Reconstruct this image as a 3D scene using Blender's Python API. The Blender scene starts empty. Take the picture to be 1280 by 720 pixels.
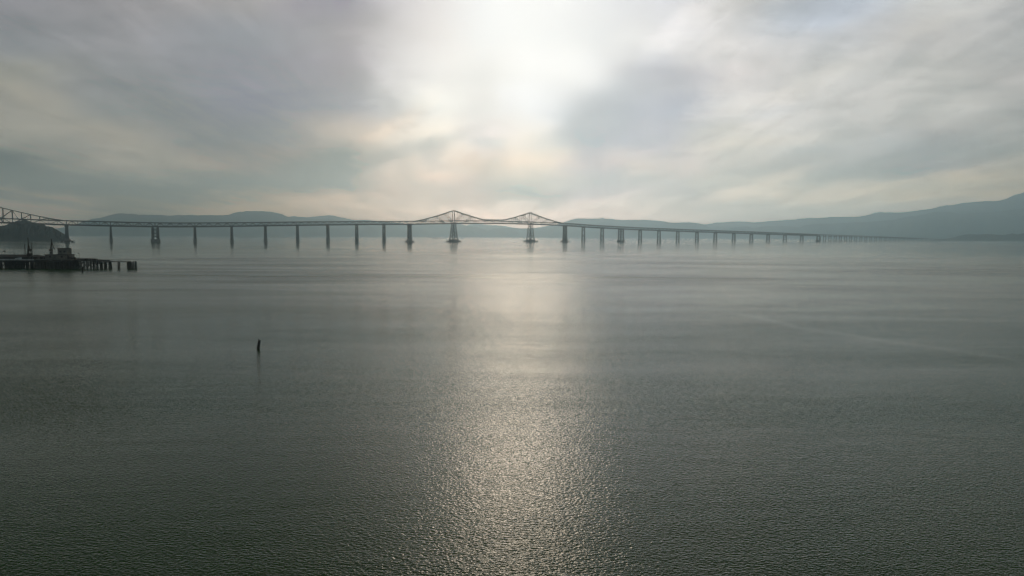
import bpy, math, random
from mathutils import Vector, Matrix, noise as mnoise
random.seed(7)
R = math.radians
sc = bpy.context.scene
COL = sc.collection

# ------------------------------------------------------------------ camera
F_PX = 853.0
CAM = Vector((0, 0, 20.0))
PITCH = R(4.36); ROLL = R(0.30)
fwd = Vector((0, math.cos(PITCH), -math.sin(PITCH)))
up0 = Vector((0, math.sin(PITCH), math.cos(PITCH)))
rt0 = Vector((1, 0, 0))
rt = rt0*math.cos(ROLL) + up0*math.sin(ROLL)
up = up0*math.cos(ROLL) - rt0*math.sin(ROLL)
cd = bpy.data.cameras.new('camera'); cam = bpy.data.objects.new('camera', cd); COL.objects.link(cam)
m = Matrix((rt, up, -fwd)).transposed().to_4x4(); m.translation = CAM
cam.matrix_world = m
cd.sensor_width = 36; cd.lens = 36*F_PX/1280; cd.clip_start = 0.5; cd.clip_end = 80000
sc.camera = cam

def P(px, py, Y):
    """world point seen at photo position (px,py) at distance Y along +Y (used to survey the site)"""
    d = fwd + rt*((px-640)/F_PX) + up*((360-py)/F_PX)
    return CAM + d*(Y/d.y)
def hor(px): return 294.5 + (px-567)*0.0052

def lerp(tab, x):
    if x <= tab[0][0]: return tab[0][1]
    for (a, b), (c, d) in zip(tab, tab[1:]):
        if x <= c: return b + (d-b)*(x-a)/(c-a)
    return tab[-1][1]
def slerp(tab, x):     # smoothed table lookup
    if x <= tab[0][0]: return tab[0][1]
    if x >= tab[-1][0]: return tab[-1][1]
    for i in range(len(tab)-1):
        x0, y0 = tab[i]; x1, y1 = tab[i+1]
        if x <= x1:
            xm, ym = tab[i-1] if i else (2*x0-x1, y0)
            xp, yp = tab[i+2] if i+2 < len(tab) else (2*x1-x0, y1)
            m0 = (y1-ym)/(x1-xm)*(x1-x0); m1 = (yp-y0)/(xp-x0)*(x1-x0)
            t = (x-x0)/(x1-x0)
            return (2*t**3-3*t*t+1)*y0+(t**3-2*t*t+t)*m0+(-2*t**3+3*t*t)*y1+(t**3-t*t)*m1

# ------------------------------------------------------------------ mesh helpers
class MB:
    def __init__(s): s.v = []; s.f = []
    def add(s, vs, fs):
        n = len(s.v); s.v += [tuple(v) for v in vs]; s.f += [tuple(i+n for i in f) for f in fs]; return s
    def hexa(s, b, t):
        return s.add(list(b)+list(t), [(3,2,1,0),(4,5,6,7),(0,1,5,4),(1,2,6,5),(2,3,7,6),(3,0,4,7)])
    def box(s, x0, y0, z0, x1, y1, z1):
        return s.hexa([(x0,y0,z0),(x1,y0,z0),(x1,y1,z0),(x0,y1,z0)], [(x0,y0,z1),(x1,y0,z1),(x1,y1,z1),(x0,y1,z1)])
    def bar(s, a, b, w, h=None):
        a = Vector(a); b = Vector(b); h = h or w
        d = (b-a)
        if d.length < 1e-5: return s
        d.normalize()
        u = Vector((0,0,1)) if abs(d.z) < .95 else Vector((1,0,0))
        x = d.cross(u).normalized()*w/2; y = x.cross(d).normalized()*h/2
        return s.hexa([a-x-y, a+x-y, a+x+y, a-x+y], [b-x-y, b+x-y, b+x+y, b-x+y])
    def cyl(s, a, b, r0, r1=None, n=8, jit=0):
        a = Vector(a); b = Vector(b); r1 = r0 if r1 is None else r1
        d = (b-a).normalized(); u = Vector((0,0,1)) if abs(d.z) < .95 else Vector((1,0,0))
        x = d.cross(u).normalized(); y = x.cross(d).normalized()
        ring = lambda c, r: [c + (x*math.cos(2*math.pi*k/n)+y*math.sin(2*math.pi*k/n))*r*(1+random.uniform(-jit, jit)) for k in range(n)]
        vs = ring(a, r0)+ring(b, r1)
        fs = [(k, (k+1) % n, n+(k+1) % n, n+k) for k in range(n)]+[tuple(range(n))[::-1], tuple(range(n, 2*n))]
        return s.add(vs, fs)
    def build(s, name, mat, parent=None, origin=(0,0,0), smooth=False):
        o0 = Vector(origin)
        me = bpy.data.meshes.new(name); me.from_pydata([tuple(Vector(v)-o0) for v in s.v], [], s.f); me.update()
        me.materials.append(mat)
        if smooth:
            for p in me.polygons: p.use_smooth = True
        o = bpy.data.objects.new(name, me); COL.objects.link(o); o.location = o0
        if parent is not None:
            o.parent = parent; bo = PW.get(parent.name, Vector((0,0,0))); o.location = o0-bo
        PW[o.name] = o0
        return o
PW = {}
def tag(o, label=None, cat=None, group=None, kind=None):
    if label: o['label'] = label
    if cat: o['category'] = cat
    if group: o['group'] = group
    if kind: o['kind'] = kind
    return o
def thing(name, loc, label, cat, group=None):
    o = bpy.data.objects.new(name, None); COL.objects.link(o); o.location = loc; o.empty_display_size = 1
    PW[o.name] = Vector(loc)
    return tag(o, label, cat, group)

# ------------------------------------------------------------------ materials
def mat_new(name):
    m = bpy.data.materials.new(name); m.use_nodes = True; nt = m.node_tree
    return m, nt, nt.nodes['Principled BSDF']
def simple(name, c0, c1, rough=.8, scale=1.0, bump=0.0, metallic=0.0, zs=1.0):
    m, nt, b = mat_new(name); N = nt.nodes; L = nt.links
    tc = N.new('ShaderNodeTexCoord'); mp = N.new('ShaderNodeMapping'); mp.inputs['Scale'].default_value = (1, 1, zs)
    L.new(tc.outputs['Object'], mp.inputs[0])
    n = N.new('ShaderNodeTexNoise'); n.inputs['Scale'].default_value = scale; n.inputs['Detail'].default_value = 5
    L.new(mp.outputs[0], n.inputs['Vector'])
    cr = N.new('ShaderNodeValToRGB'); cr.color_ramp.elements[0].position = .35; cr.color_ramp.elements[1].position = .65
    cr.color_ramp.elements[0].color = (*c0, 1); cr.color_ramp.elements[1].color = (*c1, 1)
    L.new(n.outputs['Fac'], cr.inputs[0]); L.new(cr.outputs[0], b.inputs['Base Color'])
    b.inputs['Roughness'].default_value = rough; b.inputs['Metallic'].default_value = metallic
    if bump:
        bp = N.new('ShaderNodeBump'); bp.inputs['Strength'].default_value = bump; L.new(n.outputs['Fac'], bp.inputs['Height']); L.new(bp.outputs[0], b.inputs['Normal'])
    return m
M_steel = simple('painted_steel', (.045,.05,.055), (.075,.08,.085), .55, .12)
M_conc = simple('pier_concrete', (.09,.09,.085), (.15,.145,.135), .85, .15, .2, zs=.3)
M_road = simple('road_deck', (.045,.045,.045), (.07,.07,.07), .8, .1)
M_wood = simple('weathered_timber', (.02,.019,.017), (.05,.045,.038), .9, 1.2, .4, zs=.25)
M_deck = simple('grey_planking', (.07,.07,.065), (.13,.125,.115), .85, .8, .3)
M_shed = simple('corrugated_shed', (.10,.095,.08), (.19,.17,.14), .7, .5, .2)
M_pale = simple('pale_rail_paint', (.3,.32,.33), (.5,.52,.52), .7, .8)
M_dark = simple('rusty_dark_metal', (.025,.022,.02), (.06,.045,.035), .7, 1.5, .2)
M_rust = simple('drum_paint', (.08,.04,.025), (.12,.07,.05), .7, 2)
M_hill = simple('hill_woodland', (.025,.045,.035), (.06,.075,.05), .95, .006, 0)
M_isle = simple('island_scrub', (.010,.018,.014), (.028,.034,.024), .95, .05, .3)
M_leaf = simple('shore_tree_leaf', (.03,.045,.025), (.06,.075,.04), .9, .3)
M_ship = simple('ship_hull_paint', (.06,.06,.07), (.1,.1,.11), .6, .1)
M_white = simple('ship_white_paint', (.5,.5,.5), (.65,.65,.63), .5, .1)

# ------------------------------------------------------------------ water
SUN_AZ = R(0.6); SUN_EL = R(17.5)
def math_node(nt, op, a, b=None, c=None, clamp=False):
    n = nt.nodes.new('ShaderNodeMath'); n.operation = op; n.use_clamp = clamp
    for i, v in enumerate((a, b, c)):
        if v is None: continue
        if isinstance(v, (int, float)): n.inputs[i].default_value = v
        else: nt.links.new(v, n.inputs[i])
    return n.outputs[0]
def vmath(nt, op, a, b=None):
    n = nt.nodes.new('ShaderNodeVectorMath'); n.operation = op
    for i, v in enumerate((a, b)):
        if v is None: continue
        if isinstance(v, tuple): n.inputs[i].default_value = v
        elif isinstance(v, (int, float)): n.inputs[3].default_value = v
        else: nt.links.new(v, n.inputs[i])
    return n.outputs[0]
def maprange(nt, x, a, b, c, d, smooth=True):
    n = nt.nodes.new('ShaderNodeMapRange'); n.interpolation_type = 'SMOOTHSTEP' if smooth else 'LINEAR'
    nt.links.new(x, n.inputs[0])
    for i, v in enumerate((a, b, c, d)): n.inputs[i+1].default_value = v
    return n.outputs[0]
def noise_tex(nt, vec, scale, detail=2.0, rough=.5, dist=0.0, out=0, dim='3D'):
    n = nt.nodes.new('ShaderNodeTexNoise'); n.noise_dimensions = dim
    nt.links.new(vec, n.inputs['Vector'])
    n.inputs['Scale'].default_value = scale; n.inputs['Detail'].default_value = detail
    n.inputs['Roughness'].default_value = rough; n.inputs['Distortion'].default_value = dist
    return n.outputs[out]
def mapping(nt, vec, scale=(1,1,1), rot=0.0, loc=(0,0,0)):
    n = nt.nodes.new('ShaderNodeMapping'); nt.links.new(vec, n.inputs[0])
    n.inputs['Scale'].default_value = scale; n.inputs['Rotation'].default_value = (0,0,rot); n.inputs['Location'].default_value = loc
    return n.outputs[0]

def water_material():
    m, nt, b = mat_new('bay_water')
    tc = nt.nodes.new('ShaderNodeTexCoord'); pos = tc.outputs['Object']
    sep = nt.nodes.new('ShaderNodeSeparateXYZ'); nt.links.new(pos, sep.inputs[0])
    # calm away from the shore, rippled close to it
    dist = vmath(nt, 'LENGTH', pos); dist = dist.node.outputs['Value']
    ripple = maprange(nt, dist, 130, 430, 1.0, 0.34)
    far = maprange(nt, dist, 250, 1000, 1.0, 0.0)
    ripple = math_node(nt, 'MULTIPLY', ripple, far)
    fine = math_node(nt, 'SUBTRACT', maprange(nt, dist, 110, 320, RN, RF), maprange(nt, dist, 430, 1150, 0, RF-.115))          # capillary roughness too fine to see as single ripples
    # wind patches / slicks
    pv = mapping(nt, pos, (.0022, .0085, 1), R(-8))
    patch = maprange(nt, noise_tex(nt, pv, 1.0, 4, .6, .4), .36, .64, .62, 1.3)
    pv2 = mapping(nt, pos, (.010, .045, 1), R(6), (3, 1, 0))
    patch2 = maprange(nt, noise_tex(nt, pv2, 1.0, 3, .55, .6), .35, .65, .82, 1.2)
    amp = math_node(nt, 'MULTIPLY', ripple, math_node(nt, 'MULTIPLY', patch, patch2))
    # a current line: thin slick curving away to the right of the camera
    wob = math_node(nt, 'MULTIPLY', math_node(nt, 'SUBTRACT', noise_tex(nt, mapping(nt, pos, (.03,.03,1)), 1.0, 3), .5), 9.0)
    # straight line through (63,151),(82,109):  n = (.911,.412)
    dl = math_node(nt, 'ADD', math_node(nt, 'ADD', math_node(nt, 'MULTIPLY', sep.outputs[0], .911), math_node(nt, 'MULTIPLY', sep.outputs[1], .412)), -119.8)
    along = math_node(nt, 'SUBTRACT', sep.outputs[1], 130)
    dl = math_node(nt, 'ADD', dl, math_node(nt, 'MULTIPLY', math_node(nt, 'MULTIPLY', along, along), -.0035))
    dl = math_node(nt, 'ADD', dl, wob)
    line = math_node(nt, 'DIVIDE', dl, 2.2)
    line = math_node(nt, 'POWER', 2.718, math_node(nt, 'MULTIPLY', math_node(nt, 'MULTIPLY', line, line), -1))
    fade = math_node(nt, 'MULTIPLY', maprange(nt, sep.outputs[1], 60, 110, 0, 1), maprange(nt, sep.outputs[1], 165, 200, 1, 0))
    line = math_node(nt, 'MULTIPLY', line, fade)
    amp = math_node(nt, 'MULTIPLY', amp, math_node(nt, 'SUBTRACT', 1.0, math_node(nt, 'MULTIPLY', line, .3)))
    # finite-difference slopes of a height field made of three trains of waves
    def height(off):
        p = vmath(nt, 'ADD', pos, off)
        a = noise_tex(nt, mapping(nt, p, (1.3, 2.6, 1), R(-12)), 1.0, 2.0, .6, .3)
        c = noise_tex(nt, mapping(nt, p, (3.8, 5.6, 1), R(14), (7,3,0)), 1.0, 1.2, .5, 0)
        d = noise_tex(nt, mapping(nt, p, (.11, .26, 1), R(-16), (1,9,0)), 1.0, 1.0, .5, .3)
        h = math_node(nt, 'MULTIPLY', a, WA)
        h = math_node(nt, 'MULTIPLY_ADD', c, WC, h)
        return math_node(nt, 'MULTIPLY_ADD', d, WD, h)
    e = .04
    h0 = height((0,0,0)); hx = height((e,0,0)); hy = height((0,e,0))
    k = math_node(nt, 'MULTIPLY', amp, -1.0/e)
    sx = math_node(nt, 'MULTIPLY', math_node(nt, 'SUBTRACT', hx, h0), k)
    sy = math_node(nt, 'MULTIPLY', math_node(nt, 'SUBTRACT', hy, h0), k)
    cmb = nt.nodes.new('ShaderNodeCombineXYZ'); nt.links.new(sx, cmb.inputs[0]); nt.links.new(sy, cmb.inputs[1]); cmb.inputs[2].default_value = 1
    nrm = vmath(nt, 'NORMALIZE', cmb.outputs[0])
    nt.links.new(nrm, b.inputs['Normal'])
    rg = math_node(nt, 'MULTIPLY', fine, math_node(nt, 'MULTIPLY_ADD', math_node(nt, 'MULTIPLY', patch, patch2), .6, .4))
    rg = math_node(nt, 'MULTIPLY', rg, math_node(nt, 'SUBTRACT', 1.0, math_node(nt, 'MULTIPLY', line, .25)))
    nt.links.new(rg, b.inputs['Roughness'])
    b.inputs['IOR'].default_value = 1.333
    # silty green water, a little browner in places
    mx = nt.nodes.new('ShaderNodeMix'); mx.data_type = 'RGBA'
    nt.links.new(noise_tex(nt, mapping(nt, pos, (.004,.01,1)), 1.0, 3), mx.inputs[0])
    mx.inputs[6].default_value = WB0; mx.inputs[7].default_value = WB1
    nt.links.new(mx.outputs[2], b.inputs['Base Color'])
    return m
WA, WC, WD = .040, .064, .06
RN, RF = .04, .23
WB0 = (.022,.068,.008,1); WB1 = (.036,.074,.012,1)
w = MB(); S = 15500
w.add([(-S,-7900,0),(S,-7900,0),(S,16300,0),(-S,16300,0)], [(0,1,2,3)])
tag(w.build('water', water_material()), 'calm grey green bay water with a sun glitter path', None, None, 'structure')

# ------------------------------------------------------------------ hills
def ridge(name, prof, Ybase, Ycrest, Yback, mat, label, nx=260, ny=26, rough=.06, jag=0.0, seed=0, frac=1.0, kind='structure', cat=None):
    """terrain: crest heights follow the surveyed skyline, slopes fall to the water on both sides"""
    x0, x1 = prof[0][0], prof[-1][0]
    mb = MB(); rows = []
    for j in range(ny+1):
        s = j/ny*2     # 0 shore, 1 crest, 2 back
        row = []
        for i in range(nx+1):
            px = x0+(x1-x0)*i/nx
            yc = lerp(prof, px)
            Yb = Ybase(px) if callable(Ybase) else Ybase
            Yc = Yb + (Ycrest-0)
            c = P(px, yc, Yc); H = max(c.z, 0)
            X = c.x/c.y
            if s <= 1: Y = Yb+(Yc-Yb)*s; g = math.sin(s*math.pi/2)**frac
            else: Y = Yc+Yback*(s-1); g = math.cos((s-1)*math.pi/2)
            wx, wy = X*Yc, Y
            sc_ = Ycrest*.5
            n = mnoise.fractal(Vector((wx/sc_*2.2+seed, wy/sc_*1.2, seed)), 1.0, 2.1, 5)
            edge = 4*s*(2-s)/4*(1 if s < 1 else 1)
            n2 = abs(mnoise.noise(Vector((wx/sc_*3.3+seed*3, wy/sc_*.8, 2.2))))
            fall = math.sin(min(s, 1)*math.pi) if s <= 1 else 0
            z = H*g + H*rough*n*(.35+fall) - H*fall*n2*.45
            if jag: z += jag*(mnoise.noise(Vector((wx/75, wy/75, seed)))*.9+mnoise.noise(Vector((wx/200, wy/200, seed+9)))*1.2)*min(1, H/(jag*3))
            if s == 0 or s == 2: z = -2
            Xw = X*Y + (mnoise.noise(Vector((wx/sc_*2, wy/sc_*2, 5+seed)))*sc_*.1 if s < 1 else 0)
            row.append(len(mb.v)); mb.v.append((Xw, Y, z))
        rows.append(row)
    for j in range(ny):
        for i in range(nx):
            mb.f.append((rows[j][i], rows[j][i+1], rows[j+1][i+1], rows[j+1][i]))
    o = mb.build(name, mat, smooth=True)
    return tag(o, label, cat, None, kind)

# distant mountain (far right) and the ridges in front of it
ridge('mountain', [(840,296),(880,280.5),(895,278),(920,277),(950,277.3),(965,276),(980,275.3),(1000,273.2),(1012,272.2),(1025,272.3),(1040,271),(1060,271.2),(1078,269.8),(1087,269),(1092,266),(1100,264.5),(1110,265.2),(1125,265.5),(1135,264),(1150,263),(1160,261.5),(1170,259),(1180,257),(1190,256),(1200,254.5),(1215,253),(1230,252),(1245,250.5),(1255,248.5),(1262,246),(1270,243),(1280,240.5),(1300,236),(1330,232),(1360,236),(1400,246),(1460,255),(1540,272),(1600,297)],
      13000, 1500, 1400, M_hill, 'tall pale mountain rising to the right edge behind the nearer ridge', seed=1, jag=8)
ridge('hills', [(885,297),(900,287),(918,284),(925,283.5),(935,283),(941,285),(950,284),(960,282.5),(975,282.3),(990,283),(1000,284.5),(1006,282),(1020,280),(1035,279.2),(1050,279),(1075,278),(1100,276.3),(1120,274),(1130,271.5),(1150,269),(1160,266.5),(1172,264.7),(1185,265),(1200,267),(1230,266),(1260,263),(1300,258),(1350,262),(1420,270),(1500,284),(1560,298)],
      10200, 1300, 1300, M_hill, 'blue grey ridge below the tall mountain at right', seed=4, jag=6)
# low hill just behind, centre gap
ridge('hills', [(560,297),(575,283),(592,279.8),(608,280.4),(625,281.8),(640,284),(655,286.5),(700,297)],
      12800, 1300, 1100, M_hill, 'palest hills seen in the gap between the two cantilever towers', seed=11, jag=6)
ridge('hills', [(330,296),(352,272),(368,270),(385,271),(400,269.5),(411,268.8),(418,270),(430,272.5),(445,274.8),(460,274.3),(475,277),(500,279),(540,281),(600,297)],
      10500, 2200, 1500, M_hill, 'pale far ridge left of the near cantilever tower', seed=21, jag=6)
ridge('hills', [(585,297),(601,291),(612,287.8),(620,285.6),(640,285.6),(660,285.2),(672,284.4),(682,282.5),(694,281),(700,279.5),(706,277.8),(712,275.5),(718,273.3),(728,272.5),(740,273),(751,273),(752.5,272),(754,272),(755,273.2),(768,273.7),(780,275),(790,274.3),(800,275),(815,275),(825,276),(835,277.5),(845,278),(858,277.7),(870,278.5),(880,281),(886,284),(895,286.5),(910,288.5),(935,291),(960,297)],
      10600, 1400, 1500, M_hill, 'flat topped grey hill right of the second cantilever tower', seed=5, jag=7, nx=400)
ridge('hills', [(20,295),(60,288),(85,283.5),(105,277.5),(120,273.5),(135,269.8),(148,266.9),(165,267.5),(175,268.4),(185,268.7),(200,268.5),(215,269.5),(222,269.2),(240,268.8),(246,269.3),(258,268.4),(270,269.4),(285,268.6),(293,266.5),(300,264.8),(307,263.6),(315,264.1),(328,263.4),(337,265),(345,266.5),(353,267.6),(358,270.2),(365,271),(380,271.8),(395,273.3),(408,275.5),(425,277),(450,279.5),(480,280.5),(520,280),(560,279.5),(575,280),(582,281.5),(590,283.2),(598,284.4),(604,286),(608,288),(614,290.5),(630,297)],
      lambda px: 7400+3400*min(1, max(0, (px-100)/480))**1.3, 1300, 1500, M_hill, 'long wooded headland behind the left half of the bridge', seed=8, jag=9, nx=500)
# low spit on the right
ridge('hills', [(1170,299.8),(1182,298.6),(1192,296.5),(1200,294.8),(1208,293.2),(1216,292.6),(1228,293),(1240,292.7),(1252,293.3),(1262,292.5),(1266,291.6),(1272,293.2),(1277,292.2),(1285,290.5),(1300,291),(1340,289),(1400,290),(1500,292),(1560,299)],
      5700, 330, 300, M_hill, 'low dark wooded spit at the right end of the bridge', seed=31, jag=7, nx=500)
# island by the left cantilever
isle = [(-190,300),(-170,297),(-140,292),(-100,288),(-60,285.5),(-30,284),(0,282.5),(8,281.3),(12,279),(16,277.4),(22,276.8),(26,275.6),(29,274.6),(31,273.4),(33,274),(35,276),(40,277.8),(45,278.8),(54,279.6),(58,282.7),(65,283.3),(70,286.4),(76,290.2),(82,293.6),(86,297.5),(89,301)]
ridge('island', isle, 1960, 55, 70, M_isle, 'small dark rocky island under the left end of the bridge', seed=41, jag=1.6, nx=420, ny=30, rough=.05, frac=.75)

# ------------------------------------------------------------------ bridge
DIP = [(-260, 13.1),(84,11.05),(567,8.1),(981,5.57),(1023,5.15),(1100,4.25),(1165,3.45),(1200,3.1)]
ZB = [(-260,43),(-30,43),(0,42.3),(84,39),(200,37),(290,40),(360,44),(450,49),(512,52),(567,56.3),(615,58.6),(663,58),(706,55.5),(740,50.5),(800,44.5),(900,37),(960,32.5),(1023,27.3),(1100,21),(1150,14.2),(1200,6)]
ZT = [(-260,52),(-30,52),(0,51.6),(84,48.6),(200,46.6),(290,49.4),(360,53.2),(450,58),(512,61.2),(567,65),(615,66.8),(663,66),(706,64),(740,59),(800,52.8),(900,45.5),(960,40.8),(1023,34.3),(1100,26.5),(1150,17.4),(1200,8)]
def bxy(px):
    dip = lerp(DIP, px); Y = 20*F_PX/dip
    p = P(px, hor(px)+dip, Y); return Vector((p.x, p.y, 0))
samples = []; s = 0; last = None
pxs = [x*1.0 for x in range(-260, 1201, 2)]
for px in pxs:
    q = bxy(px)
    if last is not None: s += (q-last).length
    samples.append((s, px, q)); last = q
S2PX = [(a, b) for a, b, c in samples]; PX2S = [(b, a) for a, b, c in samples]
def at(s):
    px = lerp(S2PX, s); q = bxy(px); q2 = bxy(px+1); d = (q2-q).normalized()
    return q, d, Vector((-d.y, d.x, 0)), slerp(ZB, px), slerp(ZT, px)
S_of = lambda px: lerp(PX2S, px)
HW = 6.5
origin = bxy(567)
BR = thing('cantilever_bridge', origin, 'long grey double deck steel cantilever bridge crossing the bay on tall piers', 'bridge')
Z = Vector((0,0,1))

def pier_single(px, bell=True):
    q, d, n, zb, zt = at(S_of(px))
    body = MB(); o = q
    for sgn in (-1, 1):
        pass
    body.bar(q-n*(HW+1)+Z*(zb-2.0), q+n*(HW+1)+Z*(zb-2.0), 3.2, 2.6)          # cap beam
    body.bar(q-n*HW+Z*(10.6), q+n*HW+Z*(10.6), 2.2, 2.4)
    hh = (zb-12)/2
    for k in range(2):
        z0 = 12+k*hh; z1 = z0+hh
        body.bar(q-n*HW+Z*z0, q+n*HW+Z*z1, .9, .9); body.bar(q+n*HW+Z*z0, q-n*HW+Z*z1, .9, .9)
        body.bar(q-n*HW+Z*z1, q+n*HW+Z*z1, 1.0, 1.0)
    p = body.build('pier', M_steel, BR, q)
    for sgn in (-1, 1):
        c = q+n*HW*sgn
        lg = MB(); a = d*1.9; b = n*1.3
        z0, z1 = 10.0, zb-3.3
        lg.hexa([c-a*1.15-b+Z*z0, c+a*1.15-b+Z*z0, c+a*1.15+b+Z*z0, c-a*1.15+b+Z*z0], [c-a*.8-b+Z*z1, c+a*.8-b+Z*z1, c+a*.8+b+Z*z1, c-a*.8+b+Z*z1])
        lg.build('leg', M_steel, p, q)
        ft = MB(); ft.cyl(c+Z*(-2), c+Z*6.5, 3.2, 3.0, 12); ft.cyl(c+Z*6.5, c+Z*10.0, 3.0, 2.6, 12)
        ft.build('footing', M_conc, p, q)
    return p
def pier_double(px, spread=5.6):
    q, d, n, zb, zt = at(S_of(px))
    body = MB()
    for t in (-1, 1):
        c = q+d*spread*t
        body.bar(c-n*(HW+1)+Z*(zb-2.0), c+n*(HW+1)+Z*(zb-2.0), 3.0, 2.4)
        body.bar(c-n*HW+Z*(zb*.55), c+n*HW+Z*(zb*.55), 1.2, 1.2)
    hh = (zb-13)/3
    for sgn in (-1, 1):
        for k in range(3):
            z0 = 10+k*hh; z1 = z0+hh; a = q+n*HW*sgn-d*spread; b = q+n*HW*sgn+d*spread
            body.bar(a+Z*z0, b+Z*z1, .9, .9); body.bar(b+Z*z0, a+Z*z1, .9, .9); body.bar(a+Z*z1, b+Z*z1, 1.0, 1.0)
    p = body.build('pier', M_steel, BR, q)
    for t in (-1, 1):
        for sgn in (-1, 1):
            c = q+n*HW*sgn+d*spread*t; lg = MB(); a = d*2.3; b = n*1.3
            lg.hexa([c-a-b+Z*8, c+a-b+Z*8, c+a+b+Z*8, c-a+b+Z*8], [c-a*.85-b+Z*(zb-3.2), c+a*.85-b+Z*(zb-3.2), c+a*.85+b+Z*(zb-3.2), c-a*.85+b+Z*(zb-3.2)])
            lg.build('leg', M_steel, p, q)
    ft = MB(); a = d*(spread+4.2); b = n*(HW+4)
    ft.hexa([q-a-b-Z*2, q+a-b-Z*2, q+a+b-Z*2, q-a+b-Z*2], [q-a*.93-b*.93+Z*8, q+a*.93-b*.93+Z*8, q+a*.93+b*.93+Z*8, q-a*.93+b*.93+Z*8])
    ft.build('footing', M_conc, p, q)
    return p
def fender(q, d, n, a_, b_, z0, z1, p):
    f = MB(); a = d*a_; b = n*b_; c = .72
    pts = [q-a-b*c*.4, q-a*c-b, q+a*c-b, q+a-b*c*.4, q+a+b*c*.4, q+a*c+b, q-a*c+b, q-a+b*c*.4]
    f.add([v+Z*z0 for v in pts]+[v+Z*z1 for v in pts], [(7,6,5,4,3,2,1,0), tuple(range(8, 16))]+[(i, (i+1) % 8, 8+(i+1) % 8, 8+i) for i in range(8)])
    for i in range(8):
        a1, b1 = pts[i], pts[(i+1) % 8]
        for k in range(5):
            c1 = a1.lerp(b1, k/5); f.bar(c1+Z*(-2), c1+Z*z0, .5, .5)
    f.build('fender', M_wood, p, q)
def pier_anchor(px):          # broad solid-legged pier with a timber fender platform
    q, d, n, zb, zt = at(S_of(px))
    body = MB(); body.bar(q-n*(HW+2)+Z*(zb-2.2), q+n*(HW+2)+Z*(zb-2.2), 7.5, 3)
    for k in range(3):
        z0 = 14+(zb-19)*k/3; z1 = 14+(zb-19)*(k+1)/3
        for t in (-1, 1):
            a = q-n*HW+d*2.4*t; b = q+n*HW+d*2.4*t
            body.bar(a+Z*z0, b+Z*z1, .9); body.bar(b+Z*z0, a+Z*z1, .9); body.bar(a+Z*z1, b+Z*z1, 1.1)
    p = body.build('pier', M_steel, BR, q)
    for sgn in (-1, 1):
        c = q+n*HW*sgn; lg = MB(); b = n*1.9; a = d*3.4
        lg.hexa([c-a*1.1-b+Z*9, c+a*1.1-b+Z*9, c+a*1.1+b+Z*9, c-a*1.1+b+Z*9], [c-a*.85-b+Z*(zb-3.7), c+a*.85-b+Z*(zb-3.7), c+a*.85+b+Z*(zb-3.7), c-a*.85+b+Z*(zb-3.7)])
        lg.build('leg', M_steel, p, q)
    ft = MB(); a = d*5.0; b = n*(HW+4)
    ft.hexa([q-a-b-Z*2, q+a-b-Z*2, q+a+b-Z*2, q-a+b-Z*2], [q-a*.9-b*.9+Z*9, q+a*.9-b*.9+Z*9, q+a*.9+b*.9+Z*9, q-a*.9+b*.9+Z*9])
    ft.build('footing', M_conc, p, q)
    fender(q, d, n, 11.5, 14.5, 2.0, 4.2, p)
    return p
def pier_main(px):            # splayed four-legged steel tower on a caisson
    q, d, n, zb, zt = at(S_of(px))
    body = MB(); zt_ = zb-1.2; zb_ = 11.0
    def corner(t, sgn, z):
        k = (z-zb_)/(zt_-zb_); return q+d*t*(8.8*(1-k)+3.8*k)+n*sgn*(8.5*(1-k)+HW*k)+Z*z
    lv = [zb_, zb_+.24*(zt_-zb_), zb_+.5*(zt_-zb_), zb_+.76*(zt_-zb_), zt_]
    cs = [(-1,-1),(1,-1),(1,1),(-1,1)]
    for z0, z1 in zip(lv, lv[1:]):
        for i in range(4):
            a, b = cs[i], cs[(i+1) % 4]
            body.bar(corner(*a, z0), corner(*b, z1), .8); body.bar(corner(*b, z0), corner(*a, z1), .8)
            body.bar(corner(*a, z1), corner(*b, z1), 1.2)
    p = body.build('tower_pier', M_steel, BR, q)
    for c in cs:
        MB().bar(corner(*c, zb_), corner(*c, zt_), 2.1, 2.1).build('leg', M_steel, p, q)
    ft = MB(); a = d*11.5; b = n*12
    ft.hexa([q-a-b-Z*2, q+a-b-Z*2, q+a+b-Z*2, q-a+b-Z*2], [q-a*.92-b*.92+Z*8, q+a*.92-b*.92+Z*8, q+a*.92+b*.92+Z*8, q-a*.92+b*.92+Z*8])
    for c in cs:
        cc = corner(*c, zb_); cc.z = 0
        ft.cyl(cc+Z*8, cc+Z*11.2, 3, 2.6, 10)
    ft.build('footing', M_conc, p, q)
    fender(q, d, n, 22, 20, 1.6, 4.4, p)
    return p

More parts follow.
